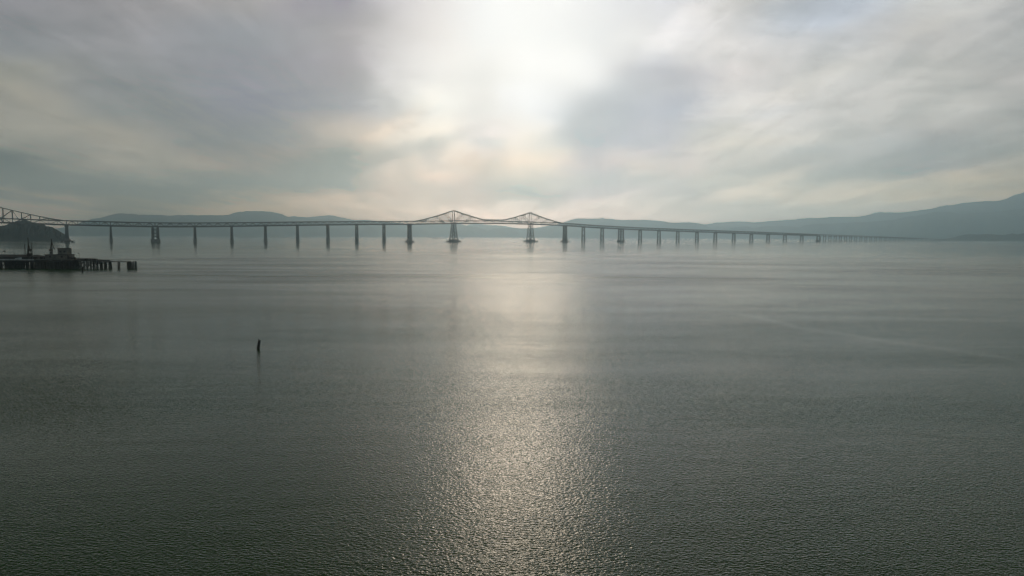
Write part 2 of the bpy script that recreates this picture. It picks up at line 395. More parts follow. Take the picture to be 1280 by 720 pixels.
def h_main(dd, inner): 
    v = 32*max(0, 1-dd/140)**1.35
    return max(v, 4.6) if inner else v
def truss(sa, sb, hfun=None, name='truss_span', panel=11.0):
    """two parallel Warren trusses with cross members; hfun adds a raised top chord above the upper deck"""
    n_ = max(2, int(round((sb-sa)/panel/2))*2); mb = MB(); rows = []
    for i in range(n_+1):
        ss = sa+(sb-sa)*i/n_; q, d, n, zb, zt = at(ss)
        hh = hfun(ss) if hfun else 0
        rows.append([(q+n*HW*g+Z*zb, q+n*HW*g+Z*(zt), q+n*HW*g+Z*(zt+hh), hh) for g in (-1, 1)])
    for i in range(n_+1):
        for g in (0, 1):
            b, t, u, hh = rows[i][g]
            mb.bar(b, t, .55)
            if hh > 1.2: mb.bar(t, u, 1.3 if hh < 28 else 2.6)
        mb.bar(rows[i][0][0], rows[i][1][0], .9); mb.bar(rows[i][0][1], rows[i][1][1], .9)
        if rows[i][0][3] > 6.5: mb.bar(rows[i][0][2], rows[i][1][2], .8)
    for i in range(n_):
        for g in (0, 1):
            b0, t0, u0, h0 = rows[i][g]; b1, t1, u1, h1 = rows[i+1][g]
            mb.bar(b0, b1, 1.0, 1.6); mb.bar(t0, t1, 1.0, 1.6)
            mb.bar(*((b0, t1) if i % 2 == 0 else (t0, b1)), 1.0)
            if max(h0, h1) > .25: mb.bar(u0, u1, 1.7)
            if max(h0, h1) > 3:
                if h0 < 9 and h1 < 9: mb.bar(*((t0, u1) if i % 2 else (u0, t1)), 1.4)
        if rows[i][0][3] > 6.5 and rows[i+1][0][3] > 6.5:
            mb.bar(rows[i][0][2], rows[i+1][1][2], .5)
    # long diagonals in the deep part by the towers
    if hfun:
        for i in range(0, n_):
            for g in (0, 1):
                b0, t0, u0, h0 = rows[i][g]; b1, t1, u1, h1 = rows[i+1][g]
                if min(h0, h1) >= 8.9:
                    if i+2 <= n_ and i-1 >= 0:
                        if h1 > h0 and i % 2 == 0: mb.bar(u0, rows[min(i+2, n_)][g][0], 1.4)
                        if h1 < h0 and i % 2 == 1: mb.bar(u1, rows[max(i-1, 0)][g][0], 1.4)
                        if h1 > h0 and i % 2 == 1: mb.bar(u1, b0, .8)
                        if h1 < h0 and i % 2 == 0: mb.bar(u0, b1, .8)
    q = at((sa+sb)/2)[0]
    return mb.build(name, M_steel, BR, q)

def deck(sa, sb, top, name):
    N_ = max(1, int((sb-sa)/22)); mb = MB(); hw = HW-.7
    prev = None
    for i in range(N_+1):
        q, d, n, zb, zt = at(sa+(sb-sa)*i/N_); z = (zt+.3) if top else (zb+1.4)
        sec = [q-n*hw+Z*(z-.9), q+n*hw+Z*(z-.9), q+n*hw+Z*(z+.35), q-n*hw+Z*(z+.35)]
        if prev: mb.hexa(prev, sec)
        if prev:
            for g in (-1, 1):
                mb.bar(pq[0]+pq[1]*(hw-.1)*g+Z*(pz+.9), q+n*(hw-.1)*g+Z*(z+.9), .25, .7)
        prev = sec; pq = (q, n); pz = z
    return mb.build(name, M_road, BR, at((sa+sb)/2)[0])

singles = [139,244,290,332,372,410,446,480,729,752.5,800,823.5,847,871,894,917,939,960,981,1002]
for px in singles: pier_single(px)
for px in (194.5, 776): pier_double(px)
pier_double(1023, 5)
for px in (84, 512, 706): pier_anchor(px)
for px in (567, 663): pier_main(px)
T0 = S_of(84)-163; T1 = T0-180-0
pier_main(lerp(S2PX, T0))
# approach trusses
order = sorted(singles+[84,194.5,512,706,776,1023])
for a, b in zip(order, order[1:]):
    if a == 512: continue
    truss(S_of(a)+.3, S_of(b)-.3)
sA, sB = S_of(567), S_of(663)
truss(S_of(512)+.3, sA-.3, lambda s: h_main(abs(s-sA), False), 'cantilever_truss', 16.3)
truss(sA, sB, lambda s: h_main(min(abs(s-sA), abs(s-sB)), True), 'cantilever_truss', 16.3)
truss(sB+.3, S_of(706)-.3, lambda s: .94*h_main(abs(s-sB), False), 'cantilever_truss', 16.3)
hl = lambda s: 36*max(0, 1-abs(s-T0)/165)**1.3
truss(T0+.3, S_of(84)-.3, hl, 'cantilever_truss', 16.3)
truss(T1, T0-.3, hl, 'cantilever_truss', 16.3)
deck(T1, S_of(1023), True, 'upper_deck'); deck(T1, S_of(1023), False, 'lower_deck')
# low trestle on the far right: evenly spaced bents
bp = []; x_ = 1030.6; dx_ = 6.65
while x_ < 1178: bp.append(x_); x_ += dx_; dx_ = max(4.6, dx_-.06)
for x_ in bp:
    q, d, n, zb, zt = at(S_of(x_))
    if zb < 4: continue
    mb = MB()
    for sgn in (-1, 1):
        c = q+n*5.2*sgn; mb.bar(c-Z*2, c+Z*(zt-1.2), 2.3, 2.3)
        mb.bar(c-Z*2, c+Z*3.6, 4.2, 4.2)
    mb.bar(q-n*6.5+Z*(zb-1.3), q+n*6.5+Z*(zb-1.3), 2.4, 1.8)
    mb.bar(q-n*5+Z*3.0, q+n*5+Z*3.0, 1.6, 1.6)
    mb.build('trestle_bent', M_conc, BR, q)
deck(S_of(1023), S_of(1196), True, 'trestle_upper_deck'); deck(S_of(1023), S_of(1160), False, 'trestle_lower_deck')

# ------------------------------------------------------------------ old wharf on the left
WY = 388.0
def pb(mb, x0, y0, x1, y1, Y=WY, depth=3.0):      # surveyed box: photo rectangle at distance Y, real thickness
    a = P(x0, y1, Y); b = P(x1, y0, Y)
    return mb.box(a.x, Y, a.z, b.x, Y+depth, b.z)
X_L, X_R = -400.0, P(120, 330, WY).x
wharf = thing('timber_wharf', (P(60, 336, WY).x, WY+8, 0), 'dark derelict timber wharf on many piles reaching in from the left edge', 'wharf')
dk = MB()
zd = P(40, 324, WY).z
xs_mid = P(93, 330, WY).x
for i in range(60):      # planked deck in slightly uneven bays
    xa = X_L+(xs_mid-X_L)*i/60; xb = X_L+(xs_mid-X_L)*(i+1)/60; dz = random.uniform(-.06, .06)
    dk.box(xa, WY, zd-.45+dz, xb-.05, WY+20, zd+dz)
dk.build('deck', M_deck, wharf, (X_L, WY, zd))
dk = MB()
for i in range(16):
    xa = xs_mid+(X_R-xs_mid)*i/16; xb = xs_mid+(X_R-xs_mid)*(i+1)/16; z = zd-.1-.8*i/16+random.uniform(-.12, .12)
    dk.box(xa, WY+1, z-.7, xb-.04, WY+14, z)
dk.build('end_deck', M_wood, wharf, (xs_mid, WY, zd))
MB().box(X_L, WY-.25, zd-1.5, xs_mid, WY-.05, zd-.75).build('fascia_beam', M_wood, wharf, (X_L, WY, zd))
MB().box(P(-60,330,WY).x, WY-.3, zd-.62, P(43,330,WY).x, WY-.06, zd-.12).build('pale_edge_beam', M_pale, wharf, (X_L, WY, zd))
def pile_mesh(c, top, r=.22, lean=(0,0), jit=.1):
    mb = MB(); n = 5; prev = Vector((c[0], c[1], -2))
    pts = [Vector((c[0]+lean[0]*(z+2), c[1]+lean[1]*(z+2), z)) for z in [-2, .3, top*.5, top*.85, top]]
    rr = [r*1.05, r*1.15, r, r*.95, r*.85]
    for a, b, r0, r1 in zip(pts, pts[1:], rr, rr[1:]): mb.cyl(a, b, r0, r1, 8, jit)
    return mb
cnt = 0
x = X_R-.3
while x > -305 and cnt < 98:
    for r_, yy in enumerate((WY+.2, WY+7, WY+13.5)):
        if cnt >= 98: break
        c = (x+random.uniform(-.35, .35), yy+random.uniform(-.2, .2))
        top = zd-.6 if x < xs_mid else zd-.5-.8*(x-xs_mid)/(X_R-xs_mid)+random.choice((0, 0, .35, .6))*(r_ == 0)
        pile_mesh(c, top, random.uniform(.2, .3), (random.uniform(-.02, .02), 0)).build('pile', M_wood, wharf, (c[0], c[1], 0)); cnt += 1
    x -= random.uniform(1.45, 2.3)
# unseen depth under the deck: cross-bracing timbers and sheathing boards
br = MB()
for i in range(46):
    xa = X_L+i*3.1
    if xa > P(92,330,WY).x-3: break
    br.bar((xa, WY+10.4, .6), (xa+2.8, WY+10.4, zd-1), .3); br.bar((xa+2.8, WY+10.2, .6), (xa, WY+10.2, zd-1), .3)
    br.box(xa, WY+16.2, -.5, xa+random.uniform(1.6, 2.95), WY+16.5, zd-.5)
br.build('bracing', M_wood, wharf, (X_L, WY, 0))
br = MB(); xa = xs_mid
while xa < X_R-2.2:
    br.bar((xa, WY+.75, .5), (xa+2.3, WY+.75, zd-1.3), .24); br.bar((xa+2.3, WY+7.6, .5), (xa, WY+7.6, zd-1.3), .26); xa += 2.3
for yy, zz in ((WY+.9, zd-1.45), (WY+7.8, zd-1.9), (WY+13, zd-1.6), (WY+13, zd-2.6)): br.bar((xs_mid, yy, zz), (X_R-.5, yy, zz-.5), .3, .45)
br.build('end_bracing', M_wood, wharf, (xs_mid, WY, 0))
# dark sheathing near the shed
sh = MB()
xa = P(43,330,WY).x
while xa < P(92,330,WY).x:
    wv = random.uniform(.5, 1.0); sh.box(xa, WY+.6+random.uniform(0,.1), -1, xa+wv, WY+.8, zd-.6-random.uniform(0,.2)); xa += wv+random.choice((0,.02,.1))
sh.build('sheathing', M_wood, wharf, (P(60,330,WY).x, WY, 0))
# walkway to the outermost pile group
wk = MB(); wa = P(119,326.6,WY); wb = P(158,326.8,WY)
wk.box(wa.x, WY+2, wa.z-.55, wb.x, WY+5, wa.z-.05)
for i in range(14):
    xx = wa.x+(wb.x-wa.x)*i/13; wk.bar((xx, WY+2, wa.z-.1), (xx, WY+2, wa.z+.75), .12)
wk.bar((wa.x, WY+2, wa.z+.72), (wb.x, WY+2, wa.z+.72), .14)
wk.build('walkway', M_deck, wharf, (wa.x, WY, wa.z))
def cluster(px0, px1, topy, npile, par, splay=.0):
    mb = MB(); a = P(px0, 330, WY+2).x; b = P(px1, 330, WY+2).x; zt = P(px0, topy, WY+2).z
    for i in range(npile):
        t = (i+.5)/npile; cx = a+(b-a)*t
        z = zt+random.uniform(-.35, .15); ln = (t-.5)*splay
        mb.v, mb.f = mb.v, mb.f
        pm = pile_mesh((cx-ln*2, WY+2.2+random.uniform(0, 2.4)), z, random.uniform(.24, .34), (-ln*.3+random.uniform(-.015, .015), 0))
        mb.add(pm.v, pm.f)
    return mb.build('pile_cluster', M_wood, par, ((a+b)/2, WY+2, 0))
cluster(121.6, 125.6, 326.3, 4, wharf, .3); cluster(128.0, 131.5, 327, 4, wharf, .4); cluster(133.5, 138.5, 326.3, 7, wharf, .6)
cluster(144.3, 147.3, 327.5, 2, wharf, .15); cluster(156.6, 164.2, 327, 13, wharf); cluster(165.6, 168.6, 326.2, 4, wharf, .2)

# things standing on the wharf
def on(px): return P(px, 324, WY).x
# low dark shed roof at the left edge
t = thing('low_warehouse', (on(8), WY+6, zd), 'long low dark warehouse on the wharf at the left edge', 'warehouse')
mb = MB(); a = on(-70); b = on(38)
mb.box(a, WY+5, zd, b, WY+14, zd+1.15); mb.build('wall', M_dark, t, (on(8), WY+6, zd))
mb = MB(); mb.add([(a-.3,WY+4.6,zd+1.15),(b+.3,WY+4.6,zd+1.15),(b+.3,WY+14.4,zd+1.15),(a-.3,WY+14.4,zd+1.15),(a-.3,WY+9.5,zd+2.4),(b-2.5,WY+9.5,zd+2.25)],
   [(3,2,1,0),(0,1,5,4),(2,3,4,5),(1,2,5),(3,0,4)]); mb.build('roof', M_dark, t, (on(8), WY+6, zd))
# pale upturned boat on the left deck
mb = MB(); c = Vector((on(22.5), WY+2.6, zd)); ring = []
for i in range(9):
    u = i/8; L_ = 6.4; wv = math.sin(math.pi*min(1, .15+u*.85))**.6*.85; hv = (.25+.62*math.sin(math.pi*(.1+.8*u)))
    for j in range(7):
        a = math.pi*j/6; mb.v.append((c.x+(u-.5)*L_, c.y-math.cos(a)*wv, c.z+math.sin(a)*hv))
for i in range(8):
    for j in range(6):
        k0 = i*7+j; mb.f.append((k0, k0+7, k0+8, k0+1))
mb.f += [tuple(range(7)), tuple(range(56, 63))[::-1]]
tag(mb.build('upturned_boat', M_pale, None, c, True), 'pale upturned boat lying on the wharf deck left of the tall derrick', 'boat')
# block house + upper shed
t = thing('wharf_house', (on(66), WY+5, zd), 'wide low grey brown wharf building under the boxy upper shed', 'building')
mb = MB(); a, b, zh = on(53), on(80.5), P(60, 318.6, WY+2).z
mb.box(a, WY+2, zd, b, WY+9, zh)
x = a+.2
while x < b: mb.box(x, WY+1.9, zd+.05, x+.12, WY+1.97, zh-.05); x += .6
mb.build('wall', M_shed, t, (on(66), WY+5, zd))
MB().box(a-.3, WY+1.6, zh, b+.3, WY+9.4, zh+.28).build('roof', M_dark, t, (on(66), WY+5, zd))
for px in (60, 74.5):
    w_ = MB(); xx = on(px); w_.box(xx-.55, WY+1.84, zd+.9, xx+.55, WY+1.89, zd+2.0); w_.build('window', M_dark, t, (on(66), WY+5, zd))
w_ = MB(); xx = on(66.5); w_.box(xx-.5, WY+1.84, zd+.02, xx+.5, WY+1.89, zd+2.1); w_.build('door', M_deck, t, (on(66), WY+5, zd))
mb = MB(); mb.add([(on(80.5)+.3,WY+2.2,zd),(on(86),WY+2.2,zd),(on(86),WY+6,zd),(on(80.5)+.3,WY+6,zd),(on(80.5)+.3,WY+2.2,zh-.1),(on(86),WY+2.2,zh-1.7),(on(86),WY+6,zh-1.7),(on(80.5)+.3,WY+6,zh-.1)],
   [(3,2,1,0),(4,5,6,7),(0,1,5,4),(1,2,6,5),(2,3,7,6),(3,0,4,7)]); mb.build('lean_to', M_dark, t, (on(66), WY+5, zd))
t = thing('upper_shed', (on(74), WY+5, zh+.28), 'boxy brown shed standing on the wharf building roof', 'shed')
a, b = on(68), on(80); z1 = P(74, 310.5, WY+3).z
MB().box(a, WY+3, zh+.28, b, WY+7, z1).build('wall', M_shed, t, (on(74), WY+5, zh))
MB().box(a-.25, WY+2.7, z1, b+.25, WY+7.3, z1+.22).build('roof', M_dark, t, (on(74), WY+5, zh))
w_ = MB(); w_.box(a+1.0, WY+2.93, zh+1.4, a+2.2, WY+2.98, zh+2.4); w_.build('window', M_dark, t, (on(74), WY+5, zh))
w_ = MB(); w_.box(a+3.3, WY+2.93, zh+1.4, a+4.5, WY+2.98, zh+2.4); w_.build('window', M_dark, t, (on(74), WY+5, zh))

def derrick(px, pytop, legs, label, base_z, extra=()):
    zt = P(px, pytop, WY+3).z; x0 = P(px, 320, WY+3).x
    t = thing('mast_derrick', (x0, WY+3, base_z), label, 'derrick', 'derricks on the wharf')
    MB().cyl((x0, WY+3, base_z), (x0, WY+3, zt), .36, .2, 8).build('mast', M_dark, t, (x0, WY+3, base_z))
    for lx, lyt, lyb in legs:
        tx = P(lx, 320, WY+3).x; z1 = P(px, lyt, WY+3).z; z0 = P(lx, lyb, WY+3).z
        MB().bar((x0, WY+3, z1), (tx, WY+3.4, max(z0, base_z)), .26).build('brace', M_dark, t, (x0, WY+3, base_z))
    for ex in extra:
        mb = MB(); a, b, y0, y1 = ex; pb(mb, a, y0, b, y1, WY+2.4, 1.4); mb.build('winch', M_dark, t, (x0, WY+3, base_z))
    return t, x0, zt
t, x0, zt = derrick(36, 297, [(32.5, 306, 324), (40.5, 305, 324)], 'tallest mast derrick with splayed legs and a block on the left wharf', zd, [(35, 37.8, 311, 314), (33.4, 38.6, 316.5, 320), (36, 38.4, 321, 323.8)])
for lx in (31.5, 40.3):     # two lighter posts beside the mast, tied to it
    a = P(lx, 320, WY+3).x; zz = P(lx, 303.5 if lx > 36 else 305.5, WY+3).z
    mb = MB(); mb.cyl((a, WY+3, zd), (a, WY+3, zz), .18, .13, 6); mb.bar((a, WY+3, zz-.1), (x0, WY+3, zz-.1), .08)
    mb.build('post', M_dark, t, (a, WY+3, zd))
t2, x2, zt2 = derrick(65.3, 298.5, [(62, 302, 313.5), (68, 302, 312)], 'shorter A frame derrick rising from the wharf building roof', zh+.28, [(61, 64, 311.5, 314), (62, 63.9, 314.5, 317.4)])
# slack wire between the two derricks
cr = MB(); a = P(40.3, 304.3, WY+3); b = P(64.5, 304.8, WY+3)
for i in range(10):
    f = lambda u: a.lerp(b, u)-Z*(4*u*(1-u)*.35)
    cr.bar(f(i/10), f((i+1)/10), .08)
tag(cr.build('cable', M_dark, None, a), 'thin slack cable strung between the two derricks', 'cable')
# mast right of shed
x = on(86.2); tag(MB().cyl((x, WY+2, zd), (x, WY+2, P(86,310,WY).z), .14, .1, 6).build('flag_pole', M_dark, None, (x, WY+2, zd)), 'thin bare pole standing right of the lean-to at the shed', 'pole')
def lamp(px, py, armdx, label, name='wharf_lamp', z0=None):
    x = on(px); z1 = P(px, py, WY+2).z; z0 = zd if z0 is None else z0
    t = thing(name, (x, WY+2, z0), label, 'lamp post', 'lamp posts on the wharf')
    mb = MB(); mb.cyl((x, WY+2, z0), (x, WY+2, z1), .1, .07, 6); mb.bar((x, WY+2, z1), (x+armdx, WY+2, z1+.15), .08); mb.build('post', M_dark, t, (x, WY+2, z0))
    h = MB(); h.cyl((x+armdx, WY+2, z1+.3), (x+armdx, WY+2, z1-.15), .18, .42, 8); h.build('lamp_shade', M_dark, t, (x, WY+2, z0))
lamp(96.8, 316.8, -.7, 'short lamp post with a shaded head near the outer end of the wharf', z0=zd-.2)
# boom with ball float resting over the left warehouse roof
t = thing('loading_boom', (on(16), WY+6, zd), 'thin inclined loading boom with round end over the left warehouse', 'boom')
a = P(5, 314.2, WY+4); b = P(18, 316.4, WY+4)
mb = MB(); mb.bar(a, b, .12); mb.bar(b, (b.x, b.y, zd), .18); mb.build('arm', M_dark, t, b)
mb = MB(); mb.cyl(a-Vector((.5,0,.0)), a+Vector((.55,0,0)), .32, .42, 8); mb.build('counterweight', M_dark, t, b)
# deck clutter: drums, crates, bollards (each its own thing)
spots = [(27,'crate'),(45,'drum'),(46.6,'drum'),(49,'crate'),(88.5,'crate'),(91,'drum'),(93.3,'bollard'),(99.5,'bollard'),(102,'crate'),(105,'bollard'),(109,'bollard'),(112.5,'bollard'),(115.5,'crate'),(118.6,'bollard')]
desc = {27:'dark crate on the wharf deck just left of the tallest derrick',45:'rusty drum right of the tallest derrick, left of its pair',46.6:'rusty drum right of the tallest derrick, nearer the wharf building',
 49:'dark crate on the wharf between the drums and the building',88.5:'dark crate right of the thin bare pole',91:'rusty drum left of the short lamp post',93.3:'stubby bollard just left of the short lamp post',99.5:'stubby bollard first right of the short lamp post',
 102:'dark crate right of the short lamp post',105:'stubby bollard just right of the crate past the lamp post',109:'stubby bollard midway along the outer wharf end',112.5:'stubby bollard left of the outermost crate',115.5:'outermost dark crate on the wharf end',118.6:'last stubby bollard where the thin walkway starts'}
for px, kd in spots:
    x = on(px); z = zd+.06 if px < 93 else zd-.1-.8*max(0, (x-xs_mid)/(X_R-xs_mid))+.1; y = WY+random.uniform(1.6, 3)
    if kd == 'crate':
        w_ = random.uniform(.7, 1.3); hgt = random.uniform(.7, 1.1); mb = MB(); mb.box(x-w_, y, z, x+w_, y+1.4, z+hgt)
        for q_ in (-1, -.33, .33, 1): mb.box(x+q_*(w_-.08)-.07, y-.06, z, x+q_*(w_-.08)+.07, y-.01, z+hgt)
        mb.box(x-w_-.05, y-.09, z+hgt+.003, x+w_+.05, y+1.45, z+hgt+.08); o = mb.build('wooden_crate', M_wood, None, (x, y, z)); g = 'crates on the wharf'
    elif kd == 'drum':
        mb = MB(); mb.cyl((x, y, z), (x, y, z+.95), .32, .32, 12)
        for zz in (.02, .33, .64, .92): mb.cyl((x, y, z+zz), (x, y, z+zz+.05), .345, .345, 12)
        o = mb.build('oil_drum', M_rust, None, (x, y, z)); g = 'drums on the wharf'
    else:
        mb = MB(); mb.cyl((x, y, z), (x, y, z+.7), .2, .17, 8); mb.cyl((x, y, z+.7), (x, y, z+.9), .3, .24, 8); o = mb.build('mooring_bollard', M_dark, None, (x, y, z)); g = 'bollards on the wharf'
    tag(o, desc[px], kd, g)
# leaning pile in front of the wharf
q = P(103.5, 341.2, 352); top = P(102.6, 333, 352).z
pm = pile_mesh((q.x, 352), top, .3, (-.05, 0)); tag(pm.build('broken_pile', M_wood, None, (q.x, 352, 0)), 'single dark pile standing in the water in front of the wharf', 'pile')
# lone pile in open water
Yp = 118.8; q = P(322.8, 437.2, Yp)
mb = MB(); pts = [(-.05,-1.5,.27),(-.02,0,.27),(.03,.25,.26),(.08,.6,.24),(.15,1.0,.22),(.22,1.28,.22),(.27,1.45,.205)]
prev = None
n = 14; rings = []
for dx, z, r in pts:
    rings.append([Vector((q.x+dx+math.cos(2*math.pi*k/n)*r*(1+.12*mnoise.noise(Vector((k*1.7, z*1.3, 3)))), Yp+math.sin(2*math.pi*k/n)*r, z+(random.uniform(-.09, .04) if z > 1.4 else 0))) for k in range(n)])
base = 0
for rg in rings: mb.v += [tuple(v) for v in rg]
for i in range(len(rings)-1):
    for k in range(n): mb.f.append((i*n+k, i*n+(k+1) % n, (i+1)*n+(k+1) % n, (i+1)*n+k))
mb.f.append(tuple(range((len(rings)-1)*n, len(rings)*n)))
mb.cyl((q.x+.14, Yp, 1.35), (q.x+.12, Yp, 1.72), .1, .07, 7, .1)
tag(mb.build('lone_pile', M_wood, None, (q.x, Yp, 0), True), 'leaning blackened timber pile alone in open water at left', 'pile')

# ------------------------------------------------------------------ vessel and channel mark
Ys = 4700; c = P(543.6, 297.6, Ys); c.z = 0
t = thing('cargo_barge', c, 'tiny dark low vessel on the water left of the near cantilever tower', 'boat')
mb = MB(); L_ = 21; b = 4.5; fz = 3.0
def sec(x, w, z0, z1): return [(c.x+x, c.y-w, z0), (c.x+x, c.y+w, z0), (c.x+x, c.y+w*1.1, z1), (c.x+x, c.y-w*1.1, z1)]
ss = [sec(-L_, .5, .5, fz+1.5), sec(-L_*.8, b*.8, -.6, fz+.6), sec(-L_*.4, b, -.8, fz), sec(L_*.7, b, -.8, fz), sec(L_, b*.75, 0, fz+.4)]
for a_, b_ in zip(ss, ss[1:]): mb.add(a_+b_, [(0,1,5,4),(1,2,6,5),(2,3,7,6),(3,0,4,7)])
mb.add(ss[0], [(0,3,2,1)]); mb.add(ss[-1], [(0,1,2,3)])
mb.build('hull', M_ship, t, c)
mb = MB(); mb.box(c.x-2, c.y-3, fz, c.x+7, c.y+3, fz+3.6); mb.box(c.x, c.y-2.4, fz+3.6, c.x+4.5, c.y+2.4, fz+6.2); mb.build('deckhouse', M_ship, t, c)
mb = MB(); mb.cyl((c.x+1, c.y, fz+6.2), (c.x+1, c.y, fz+10), .3, .2, 6); mb.build('mast', M_dark, t, c)
c = P(92.5, 302.2, 1560); c.z = 0
t = thing('channel_buoy', c, 'small channel buoy on the water right of the leftmost bridge pier', 'buoy')
MB().cyl(c-Z*.8, c+Z*.9, 1.5, 1.5, 12).build('float', M_dark, t, c)
mb = MB()
for k in range(4):
    a_ = math.pi/2*k+.4; mb.bar(c+Vector((1.1*math.cos(a_), 1.1*math.sin(a_), .9)), c+Vector((.3*math.cos(a_), .3*math.sin(a_), 4.2)), .16)
mb.cyl(c+Z*4.2, c+Z*5.2, .7, .7, 8); mb.build('cage', M_dark, t, c)

# ------------------------------------------------------------------ haze
hz = MB().box(-15600, -8000, -3, 15600, 16400, 1280)
hm = bpy.data.materials.new('haze_air'); hm.use_nodes = True; nt = hm.node_tree; nt.nodes.clear()
out = nt.nodes.new('ShaderNodeOutputMaterial'); pv = nt.nodes.new('ShaderNodeVolumePrincipled')
pv.inputs['Color'].default_value = (.71, .91, 1.0, 1); pv.inputs['Density'].default_value = 1.5e-4; pv.inputs['Anisotropy'].default_value = .84
nt.links.new(pv.outputs[0], out.inputs['Volume'])
hm.cycles.homogeneous_volume = True
tag(hz.build('haze', hm), 'thin blue grey haze over the bay', None, None, 'stuff')

# ------------------------------------------------------------------ sky
def lin(c):
    c /= 255.0
    return c/12.92 if c <= .04045 else ((c+.055)/1.055)**2.4
STOPS = [0,160,320,440,520,600,660,740,820,920,1040,1160,1280]
G = lambda *v: [v]*13
#ROWS_BEGIN
ROWS = [   # linear radiance of the sky by height and bearing
 (-600, [(0.019,0.024,0.015),(0.019,0.024,0.015),(0.019,0.024,0.015),(0.019,0.024,0.015),(0.019,0.024,0.015),(0.019,0.024,0.015),(0.019,0.024,0.015),(0.019,0.024,0.015),(0.019,0.024,0.015),(0.019,0.024,0.015),(0.019,0.024,0.015),(0.019,0.024,0.015),(0.019,0.024,0.015)]),
 (-260, [(0.020,0.026,0.017),(0.022,0.027,0.018),(0.030,0.035,0.023),(0.052,0.055,0.037),(0.086,0.082,0.055),(0.120,0.111,0.074),(0.130,0.115,0.077),(0.102,0.094,0.064),(0.071,0.074,0.055),(0.061,0.068,0.051),(0.058,0.066,0.049),(0.055,0.063,0.044),(0.049,0.058,0.040)]),
 (-90, [(0.072,0.082,0.070),(0.093,0.105,0.089),(0.156,0.168,0.144),(0.296,0.292,0.254),(0.578,0.546,0.468),(0.761,0.716,0.604),(0.776,0.730,0.617),(0.687,0.658,0.578),(0.468,0.456,0.413),(0.332,0.342,0.314),(0.283,0.305,0.296),(0.279,0.292,0.270),(0.223,0.235,0.209)]),
 (0, [(0.360,0.325,0.353),(0.463,0.410,0.420),(0.355,0.313,0.315),(0.130,0.095,0.181),(0.517,0.455,0.537),(0.486,0.491,0.614),(0.453,0.453,0.578),(0.554,0.549,0.655),(0.667,0.647,0.742),(0.570,0.522,0.507),(0.580,0.543,0.557),(0.939,0.885,0.841),(0.636,0.588,0.572)]),
 (45, [(0.328,0.315,0.332),(0.351,0.315,0.334),(0.303,0.296,0.347),(0.219,0.169,0.217),(0.575,0.500,0.564),(0.456,0.455,0.585),(0.405,0.400,0.530),(0.521,0.510,0.620),(0.741,0.691,0.734),(0.936,0.842,0.825),(0.763,0.718,0.735),(0.693,0.620,0.582),(0.635,0.584,0.556)]),
 (90, [(0.424,0.374,0.298),(0.285,0.262,0.274),(0.254,0.230,0.300),(0.186,0.129,0.198),(0.728,0.655,0.704),(0.456,0.411,0.505),(0.596,0.559,0.680),(0.749,0.705,0.800),(0.326,0.281,0.399),(0.958,0.818,0.791),(0.840,0.764,0.722),(0.695,0.621,0.563),(0.764,0.659,0.613)]),
 (135, [(0.448,0.374,0.295),(0.300,0.273,0.263),(0.187,0.161,0.277),(0.177,0.148,0.230),(1.069,0.980,0.965),(0.629,0.538,0.605),(0.806,0.764,0.927),(0.020,0.020,0.232),(0.271,0.252,0.411),(1.315,1.153,1.112),(1.010,0.877,0.807),(0.924,0.811,0.736),(0.486,0.422,0.388)]),
 (175, [(0.662,0.549,0.418),(0.498,0.391,0.304),(0.172,0.145,0.195),(0.904,0.619,0.466),(1.667,1.318,1.076),(1.210,0.876,0.914),(1.304,0.982,0.849),(0.020,0.020,0.263),(0.472,0.371,0.524),(1.064,0.875,0.742),(1.074,0.914,0.831),(0.684,0.522,0.469),(0.858,0.689,0.585)]),
 (205, [(0.020,0.020,0.020),(0.993,0.753,0.544),(0.356,0.170,0.114),(0.020,0.020,0.020),(1.754,1.145,0.849),(1.482,0.665,0.326),(2.420,1.426,0.858),(0.576,0.283,0.428),(1.423,0.922,0.781),(1.292,0.956,0.775),(0.938,0.727,0.633),(0.698,0.526,0.501),(1.122,0.833,0.606)]),
 (235, [(0.020,0.020,0.020),(0.020,0.020,0.020),(0.020,0.020,0.020),(0.020,0.020,0.020),(2.291,1.283,0.891),(1.443,0.510,0.327),(0.144,0.020,0.020),(1.177,0.641,0.780),(1.579,1.055,0.923),(3.502,2.442,1.689),(3.793,2.659,1.766),(3.223,2.214,1.304),(3.182,2.071,1.061)]),
 (262, [(2.175,1.374,0.908),(0.248,0.135,0.020),(1.555,0.898,0.427),(2.398,1.458,0.915),(3.077,1.934,1.354),(5.137,3.340,2.494),(3.744,2.550,1.970),(3.080,2.027,1.640),(2.774,2.037,1.615),(2.296,1.871,1.526),(2.391,2.002,1.588),(2.391,2.002,1.588),(2.391,2.002,1.588)]),
 (292, [(2.175,1.374,0.908),(0.248,0.135,0.020),(1.555,0.898,0.427),(2.398,1.458,0.915),(3.077,1.934,1.354),(5.137,3.340,2.494),(3.744,2.550,1.970),(3.080,2.027,1.640),(2.774,2.037,1.615),(2.296,1.871,1.526),(2.391,2.002,1.588),(2.391,2.002,1.588),(2.391,2.002,1.588)]),
]
#ROWS_END
world = bpy.data.worlds.new('World'); sc.world = world; world.use_nodes = True
nt = world.node_tree; nt.nodes.clear()
wo = nt.nodes.new('ShaderNodeOutputWorld'); bg = nt.nodes.new('ShaderNodeBackground'); nt.links.new(bg.outputs[0], wo.inputs[0])
tc = nt.nodes.new('ShaderNodeTexCoord'); dirv = tc.outputs['Generated']
sp = nt.nodes.new('ShaderNodeSeparateXYZ'); nt.links.new(dirv, sp.inputs[0])
dx, dy, dz = sp.outputs
yc = math_node(nt, 'MAXIMUM', dy, .06)
U = math_node(nt, 'DIVIDE', dx, yc); V = math_node(nt, 'DIVIDE', dz, yc)       # tangent-plane bearing and height
